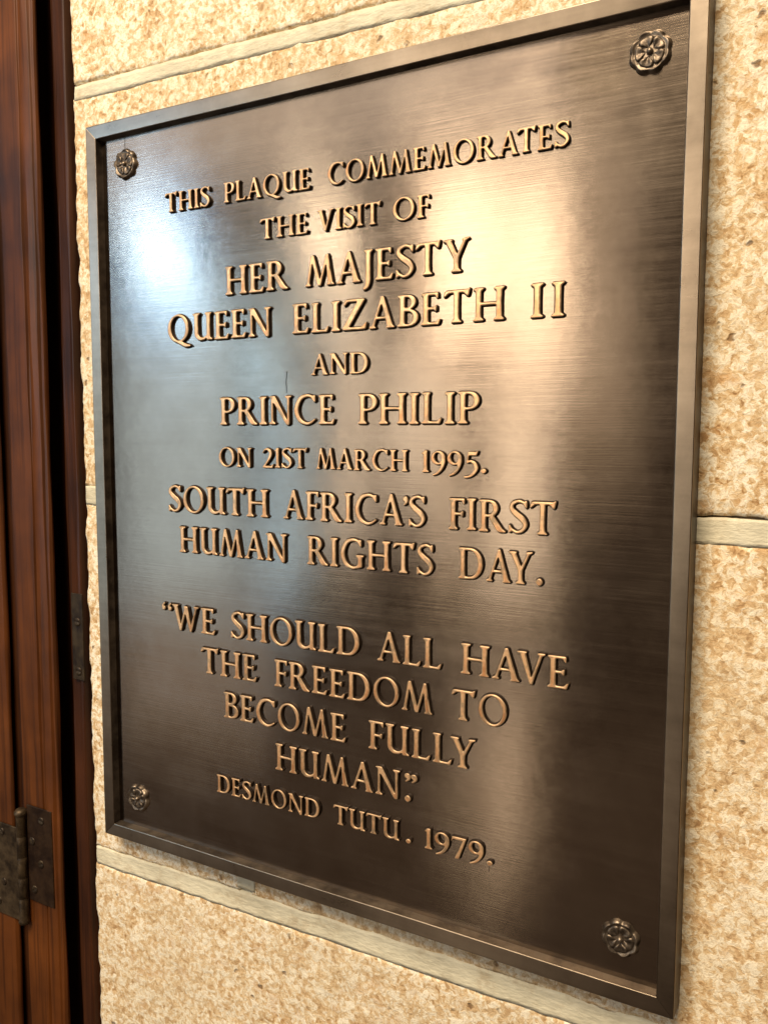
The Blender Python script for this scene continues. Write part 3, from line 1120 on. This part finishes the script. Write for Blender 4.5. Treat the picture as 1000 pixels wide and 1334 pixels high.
SM, LG = 0.0240, 0.0343
LINES = [
    (0.8718, SM, [('THIS', .1355, .2112), ('PLAQUE', .2343, .3648), ('COMMEMORATES', .3895, .6759)]),
    (0.8212, SM, [('THE', .2901, .3611), ('VISIT', .3742, .4604), ('OF', .4761, .5215)]),
    (0.7592, LG, [('HER', .2346, .3316), ('MAJESTY', .3568, .5700)]),
    (0.7052, LG, [('QUEEN', .1362, .3056), ('ELIZABETH', .3373, .6101), ('II', .6388, .6746)]),
    (0.6553, SM, [('AND', .3644, .4435)]),
    (0.5966, LG, [('PRINCE', .2227, .3981), ('PHILIP', .4300, .5828)]),
    (0.5430, SM, [('ON', .2204, .2735), ('21ST', .2905, .3581), ('MARCH', .3715, .4961), ('1995.', .5137, .5921)]),
    (0.4806, LG, [('SOUTH', .1313, .2987), ("AFRICA'S", .3218, .5185), ('FIRST', .5476, .6706)]),
    (0.4264, LG, [('HUMAN', .1492, .3266), ('RIGHTS', .3572, .5291), ('DAY.', .5603, .6576)]),
    (0.3195, LG, [('``', .1150, .1325), ('WE', .1332, .2094), ('SHOULD', .2360, .4320), ('ALL', .4569, .5406), ('HAVE', .5644, .6881)]),
    (0.2657, LG, [('THE', .1835, .2775), ('FREEDOM', .3058, .5295), ('TO', .5536, .6199)]),
    (0.2108, LG, [('BECOME', .2223, .4129), ('FULLY', .4449, .5839)]),
    (0.1562, LG, [('HUMAN', .3063, .4881), ('.', .4945, .5025), ("''", .4940, .5105)]),
    (0.1053, SM, [('DESMOND', .2083, .3736), ('TUTU', .3942, .4875), ('.', .4965, .5030), ('1979', .5209, .5950), ('.', .5990, .6060)]),
]
for z, cap, ws in LINES:
    for t, a, b in ws:
        kk = word(t, a, b, z, z, cap)
        print('WORD', t, round(kk, 2))

# ------------------------------------------------------------------ rosettes


def rosette_meshes():
    """a five-petalled rose boss on a scalloped disc, radius 1 -> scaled"""
    R_ = 0.0200
    n, m = 90, 16
    v, f = [], []
    for k in range(m + 1):
        r = k / m
        for i in range(n):
            a = 2 * math.pi * i / n
            sc8 = 1 + 0.10 * abs(math.cos(4 * a)) - 0.06
            rim = math.exp(-((r - 0.84) / 0.10) ** 2)
            lob = 0.5 + 0.5 * abs(math.cos(4 * a))
            h = 0.0050 * rim * (0.35 + 0.65 * lob) + 0.0022 * (r < 0.72)
            if k == m:
                h = 0.0
            h *= 1.0
            v.append((r * R_ * sc8 * math.cos(a), -h - (0.0005 if k < m else 0.0), r * R_ * sc8 * math.sin(a)))
    for k in range(m):
        for i in range(n):
            f.append((k * n + i, k * n + (i + 1) % n, (k + 1) * n + (i + 1) % n, (k + 1) * n + i))
    base = mesh('rosette', v, f, smooth=True)
    # petal
    v, f = [], []
    NR, NA = 8, 8
    for i in range(NR + 1):
        r = i / NR
        for j in range(NA + 1):
            s = j / NA * 2 - 1
            wid = 0.60 * math.sin(min(1, r * 1.12) * math.pi * 0.62) + 0.03
            a = s * wid
            rr = (0.16 + 0.58 * r - 0.07 * r * s * s + 0.035 * r * (1 - abs(s)) * -1) * R_
            h = 0.0024 + 0.0022 * math.sin(r * math.pi * 0.8) * (0.35 + 0.9 * abs(s) ** 1.2) * (1 - 0.45 * (abs(s) > 0.99)) + 0.0006 * r
            v.append((rr * math.sin(a), -h, rr * math.cos(a)))
    for i in range(NR):
        for j in range(NA):
            a = i * (NA + 1) + j
            f.append((a, a + NA + 1, a + NA + 2, a + 1))
    nb = len(v)
    edge = [j for j in range(NA + 1)] + [i * (NA + 1) + NA for i in range(1, NR + 1)] + [NR * (NA + 1) + j for j in range(NA - 1, -1, -1)] + [i * (NA + 1) for i in range(NR - 1, 0, -1)]
    for e in edge:
        v.append((v[e][0], -0.0015, v[e][2]))
    ne = len(edge)
    for q in range(ne):
        f.append((edge[q], edge[(q + 1) % ne], nb + (q + 1) % ne, nb + q))
    petal = mesh('petal', v, f, smooth=True)
    v, f = [], []
    n, m = 20, 6
    for k in range(m + 1):
        t = k / m * math.pi / 2
        for i in range(n):
            a = 2 * math.pi * i / n
            v.append((0.0034 * math.cos(t) * math.cos(a), -0.0030 - 0.0040 * math.sin(t), 0.0034 * math.cos(t) * math.sin(a)))
    for k in range(m):
        for i in range(n):
            f.append((k * n + i, k * n + (i + 1) % n, (k + 1) * n + (i + 1) % n, (k + 1) * n + i))
    knob = mesh('rosette_centre', v, f, smooth=True)
    for me in (base, petal, knob):
        me.materials.append(M['rosette'])
    return base, petal, knob


rb, rp, rk = rosette_meshes()
for (u, z, rot) in ((.0640, .9448, .1), (.7520, .9450, -.35), (.0590, .0625, .25), (.7485, .0635, .5)):
    o = bpy.data.objects.new('rosette', rb)
    o.location = (u * S, (PY - .0002) * S, z * S)
    o.rotation_euler = (0, rot, 0)
    COL.objects.link(o)
    o.parent = plaque
    for k in range(5):
        p = bpy.data.objects.new('petal', rp)
        p.rotation_euler = (0, k * 2 * math.pi / 5, 0)
        COL.objects.link(p)
        p.parent = o
    p = bpy.data.objects.new('rosette_centre', rk)
    COL.objects.link(p)
    p.parent = o
